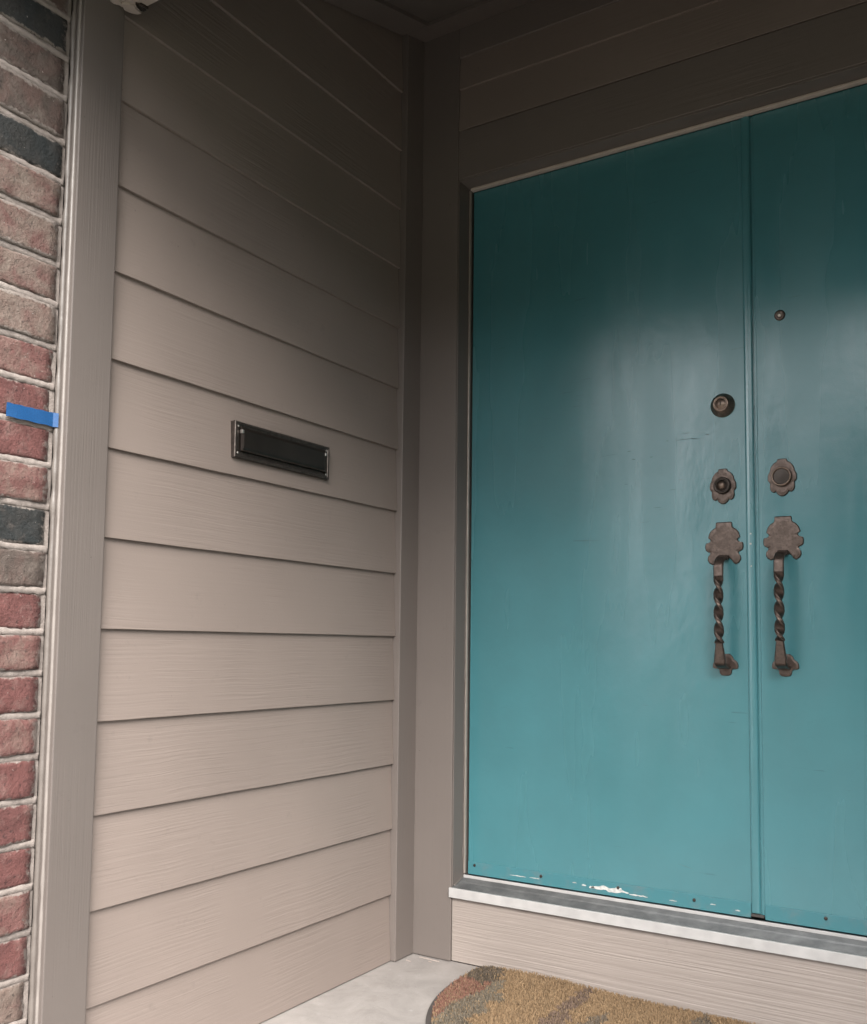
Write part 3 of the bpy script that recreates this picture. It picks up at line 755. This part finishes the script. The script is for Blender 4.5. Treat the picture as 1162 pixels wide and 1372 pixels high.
# dents and drag marks on the left leaf
m, nt, b = new_mat('scratch_paint'); b.inputs['Base Color'].default_value = (0.022, 0.085, 0.092, 1); b.inputs['Roughness'].default_value = 0.6; M['scratch'] = m
for (x0, z0_, x1, z1_, w) in ((0.762, 1.4035, 0.812, 1.4040, 0.0011), (0.800, 1.4035, 0.8236, 1.4005, 0.0015), (0.775, 1.4200, 0.800, 1.4195, 0.0009), (0.838, 1.4105, 0.848, 1.4095, 0.0026),
                     (0.640, 1.3655, 0.652, 1.3640, 0.0022), (0.690, 1.3665, 0.700, 1.3660, 0.0015), (0.545, 1.3795, 0.600, 1.3840, 0.0006), (0.628, 1.3870, 0.640, 1.3880, 0.0018), (0.735, 1.405, 0.742, 1.404, 0.0012),
                     (0.742, 1.275, 0.762, 1.2755, 0.0008), (0.700, 1.232, 0.722, 1.2315, 0.0008), (0.66, 1.195, 0.69, 1.196, 0.0006), (0.757, 0.330, 0.795, 0.322, 0.0010), (0.62, 1.30, 0.632, 1.2995, 0.001), (0.765, 1.30, 0.78, 1.2995, 0.001)):
    bm = bmesh.new(); n = 8; pts = []
    for i in range(n + 1):
        f = i / n; pts.append((x0 + (x1 - x0) * f, z0_ + (z1_ - z0_) * f + w * 0.5 * math.sin(math.pi * f) + 0.0001))
    for i in range(n, -1, -1):
        f = i / n; pts.append((x0 + (x1 - x0) * f, z0_ + (z1_ - z0_) * f - w * 0.5 * math.sin(math.pi * f) - 0.0001))
    prism(bm, pts, lambda x, z: (x, D + 0.0003, z), lambda x, z: (x, D - 0.00025, z))
    finish('scratch', bm, M['scratch'], dl)

# ------------------------------------------------------------------ mail slot on the left wall
ms = thing('mail_slot', (0, -0.58, 1.33), 'dark bronze mail slot with a hinged flap set in the siding', 'mail slot')
y0, y1, z0, z1 = -0.7500, -0.4100, 1.2885, 1.3720
def mb(name, add, mat, parent=ms, smooth=False): bm = bmesh.new(); add(bm); return finish(name, bm, mat, parent, smooth=smooth)
def frame_mesh(bm):
    # raised rim around a recessed field: nested rectangles (inset, x)
    lv = [(0.0, -0.010), (0.0, 0.0075), (0.0015, 0.0092), (0.0055, 0.0092), (0.0075, 0.0072), (0.0150, 0.0066), (0.0165, 0.0030)]
    R_ = []
    for ins, x in lv:
        R_.append([bm.verts.new((x, a, c)) for a, c in ((y0 + ins, z0 + ins), (y1 - ins, z0 + ins), (y1 - ins, z1 - ins), (y0 + ins, z1 - ins))])
    for A, B in zip(R_, R_[1:]):
        for i in range(4): bm.faces.new((A[i], A[(i + 1) % 4], B[(i + 1) % 4], B[i]))
    bm.faces.new(R_[-1])
mb('frame', frame_mesh, M['slot_edge'])
def flap_mesh(bm):
    a0, a1, c0, c1 = y0 + 0.0185, y1 - 0.0165, z0 + 0.0175, z1 - 0.0115
    lv = [(0.0, 0.004, 0), (0.0, 0.0095, 0), (0.0070, 0.0130, 0), (0.0080, 0.0132, 0)]
    R_ = []
    for ins, x, _ in lv: R_.append([bm.verts.new((x, a, c)) for a, c in ((a0 + ins, c0 + ins), (a1 - ins, c0 + ins), (a1 - ins, c1 - ins), (a0 + ins, c1 - ins))])
    for A, B in zip(R_, R_[1:]):
        for i in range(4): bm.faces.new((A[i], A[(i + 1) % 4], B[(i + 1) % 4], B[i]))
    bm.faces.new(R_[-1]); bm.faces.new(R_[0][::-1])
fl = mb('flap', flap_mesh, M['slot'])
mb('flap_highlight', lambda bm: add_box(bm, 0.0090, 0.0148, y0 + 0.0190, y1 - 0.0170, z0 + 0.0165, z0 + 0.0192, 0.0012), M['bronze'], fl)  # paler bar stands in for light caught along the flap's bottom edge
def cyl_x(bm, y, z, x0, x1, r, seg=14):
    A = [bm.verts.new((x0, y + r * math.cos(2 * math.pi * i / seg), z + r * math.sin(2 * math.pi * i / seg))) for i in range(seg)]
    B = [bm.verts.new((x1 - 0.0008, y + r * math.cos(2 * math.pi * i / seg), z + r * math.sin(2 * math.pi * i / seg))) for i in range(seg)]
    C_ = [bm.verts.new((x1, y + 0.6 * r * math.cos(2 * math.pi * i / seg), z + 0.6 * r * math.sin(2 * math.pi * i / seg))) for i in range(seg)]
    for P_, Q_ in ((A, B), (B, C_)):
        for i in range(seg): bm.faces.new((P_[i], P_[(i + 1) % seg], Q_[(i + 1) % seg], Q_[i]))
    bm.faces.new(C_); bm.faces.new(A[::-1])
for yy, zz in ((y0 + 0.0115, z0 + 0.0115), (y0 + 0.0115, z1 - 0.0105), (y1 - 0.0115, z0 + 0.0115), (y1 - 0.0115, z1 - 0.0105)):
    mb('screw', lambda bm: cyl_x(bm, yy, zz, 0.004, 0.0088, 0.0028), M['screw'])
for yy in (y0 + 0.0205, y1 - 0.0205):
    mb('hinge_pin', lambda bm: add_box(bm, 0.006, 0.0145, yy - 0.003, yy + 0.003, z1 - 0.0265, z1 - 0.0180, 0.001), M['screw'])

# ------------------------------------------------------------------ door mat
MZ = 0.019
mt = thing('doormat', (0.66, -0.2, 0), 'tan half-round door mat with grey and rust leaf pattern, lying below the threshold', 'doormat')
CX, CY, RX, RY = 0.66, -0.10, 0.43, 0.50
def mat_outline(s=0.0, n=72):
    pts = []
    for i in range(n + 1):
        a = math.pi + math.pi * i / n
        pts.append((CX + (RX - s) * math.cos(a), CY + (RY - s) * math.sin(a)))
    # short flanks up to the wall, corners rounded
    k = 0.035; yb = -0.003 - s
    fl_r = []
    for i in range(7):
        a = math.pi / 2 * i / 6
        fl_r.append((CX + RX - s - k + k * math.cos(a) - 0.004 * i / 6, yb - k + k * math.sin(a)))
    pts += fl_r + [(2 * CX - x, y) for x, y in fl_r[::-1]]
    return pts
def mat_h(x, y):    # the back edge rides up against the wall
    f = max(0.0, 1 + (y) / 0.12); e = math.exp(-((x - 0.43) / 0.16) ** 2)
    return 0.014 * f * f * e
bm = bmesh.new(); o_ = mat_outline(); n = len(o_)
L = [[bm.verts.new((x, y, z + mat_h(x, y))) for x, y in mat_outline(s)] for s, z in ((0.0, 0.0005), (0.0, 0.004), (0.002, 0.0055), (0.012, 0.0062))]
for A, B in zip(L, L[1:]):
    for i in range(n): bm.faces.new((A[i], A[(i + 1) % n], B[(i + 1) % n], B[i]))
bm.faces.new(L[-1]); bm.faces.new(L[0][::-1])
finish('rubber_backing', bm, M['rubber'], mt)
SH = {
 'dark': [(0.235, -0.067), (0.25, -0.02), (0.317, -0.005), (0.339, -0.10), (0.313, -0.130), (0.250, -0.114)],
 'red': [(0.329, -0.40), (0.28, -0.32), (0.25, -0.216), (0.235, -0.113), (0.276, -0.069), (0.335, -0.121), (0.336, -0.216), (0.333, -0.29), (0.342, -0.361)],
 'leaf': [(0.352, -0.455), (0.317, -0.301), (0.332, -0.21), (0.332, -0.105), (0.359, -0.084), (0.38, -0.161), (0.415, -0.204), (0.392, -0.235), (0.389, -0.269), (0.425, -0.284), (0.398, -0.324), (0.401, -0.366), (0.427, -0.392), (0.423, -0.422), (0.45, -0.50), (0.38, -0.52)],
 'rust': [(0.546, -0.227), (0.541, -0.137), (0.549, -0.032), (0.574, -0.033), (0.588, -0.122), (0.58, -0.174), (0.605, -0.275), (0.563, -0.316), (0.542, -0.273)],
 'l2': [(0.615, -0.30), (0.632, -0.201), (0.656, -0.138), (0.676, -0.187), (0.67, -0.22), (0.690, -0.275), (0.65, -0.36)],
 'l5': [(0.830, -0.20), (0.842, -0.066), (0.854, -0.012), (0.881, -0.077), (0.885, -0.14), (0.86, -0.22)],
 'l6': [(0.74, -0.42), (0.72, -0.33), (0.76, -0.27), (0.80, -0.33), (0.79, -0.40)],
 'red2': [(0.95, -0.36), (0.98, -0.20), (1.03, -0.10), (1.05, -0.20), (1.01, -0.33)],
}
COLS0 = {'dark': (0.0341, 0.0279, 0.0248), 'red': (0.1612, 0.0589, 0.0434), 'leaf': (0.1023, 0.0899, 0.0713), 'rust': (0.1054, 0.0651, 0.0527), 'l2': (0.0868, 0.0713, 0.0589), 'l5': (0.0806, 0.0651, 0.0527), 'l6': (0.0930, 0.0806, 0.0620), 'red2': (0.1364, 0.0496, 0.0372)}
COLS = {k: tuple(a_ * 0.68 + b_ * 0.32 for a_, b_ in zip(c_, (0.16, 0.115, 0.07))) for k, c_ in COLS0.items()}
def inside(p, poly):
    x, y = p; c = False; j = len(poly) - 1
    for i in range(len(poly)):
        xi, yi = poly[i]; xj, yj = poly[j]
        if (yi > y) != (yj > y) and x < (xj - xi) * (y - yi) / (yj - yi) + xi: c = not c
        j = i
    return c
def mat_color(x, y):
    nx = x + 0.016 * mnoise.noise(Vector((x * 55, y * 55, 0))); ny = y + 0.022 * mnoise.noise(Vector((x * 60, y * 25, 4)))
    for k in ('leaf', 'dark', 'red', 'rust', 'l2', 'l5', 'l6', 'red2'):
        if inside((nx, ny), SH[k]): c = COLS[k]; break
    else:
        t = 0.5 + 0.5 * mnoise.noise(Vector((x * 9, y * 9, 2)))
        c = tuple(a * (1 - t) + b_ * t for a, b_ in zip((0.185, 0.118, 0.062), (0.225, 0.145, 0.078)))
    if random.random() < 0.16: c = (0.185, 0.125, 0.070)
    v_ = random.uniform(0.76, 1.18)
    return tuple(k * v_ for k in c)
verts, faces, cols = [], [], []
inner = mat_outline(0.014)
rnd = random.Random(3)
count = 0
while count < 60000:
    x = rnd.uniform(CX - RX, CX + RX); y = rnd.uniform(CY - RY, 0.0)
    if not inside((x, y), inner): continue
    count += 1
    c = mat_color(x, y); h0 = 0.0062 + mat_h(x, y); h = rnd.uniform(0.0090, 0.0122); a = rnd.uniform(0, math.pi * 2); w = 0.0013
    lx, ly = rnd.gauss(0, 0.0022), rnd.gauss(0, 0.0022)
    dx, dy = math.cos(a) * w, math.sin(a) * w; i0 = len(verts)
    verts += [(x - dx, y - dy, h0 - 0.001), (x + dx, y + dy, h0 - 0.001), (x + lx + dx * .6, y + ly + dy * .6, h0 + h), (x + lx - dx * .6, y + ly - dy * .6, h0 + h)]
    faces.append((i0, i0 + 1, i0 + 2, i0 + 3)); cols.append(c)
# a body under the fibres so that no rubber shows between them
def poly_clip_grid():
    n_ = 90
    for i in range(n_):
        for j in range(n_):
            xa = CX - RX + 2 * RX * i / n_; xb = CX - RX + 2 * RX * (i + 1) / n_; ya = CY - RY + (RY - CY * -1 + 0.0) * 0
            ya = CY - RY + (0.0 - (CY - RY)) * j / n_; yb = CY - RY + (0.0 - (CY - RY)) * (j + 1) / n_
            if all(inside(q, inner) for q in ((xa, ya), (xb, ya), (xb, yb), (xa, yb))):
                i0 = len(verts)
                for qx, qy in ((xa, ya), (xb, ya), (xb, yb), (xa, yb)): verts.append((qx, qy, 0.0115 + mat_h(qx, qy)))
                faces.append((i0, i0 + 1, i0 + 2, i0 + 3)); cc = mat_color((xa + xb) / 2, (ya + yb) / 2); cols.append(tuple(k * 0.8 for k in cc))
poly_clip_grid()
me = bpy.data.meshes.new('pile')
me.from_pydata([(x - 0.66, y + 0.2, z) for x, y, z in verts], [], faces); me.update()
ca = me.color_attributes.new('fibre', 'FLOAT_COLOR', 'CORNER')
buf = []
for c in cols: buf += [c[0], c[1], c[2], 1.0] * 4
ca.data.foreach_set('color', buf)
m, nt, b = new_mat('coir_pile'); at = N(nt, 'ShaderNodeAttribute'); at.attribute_name = 'fibre'
nt.links.new(at.outputs['Color'], b.inputs['Base Color']); b.inputs['Roughness'].default_value = 0.9
me.materials.append(m)
o = bpy.data.objects.new('pile', me); link(o); o.parent = mt; o['kind'] = 'stuff'
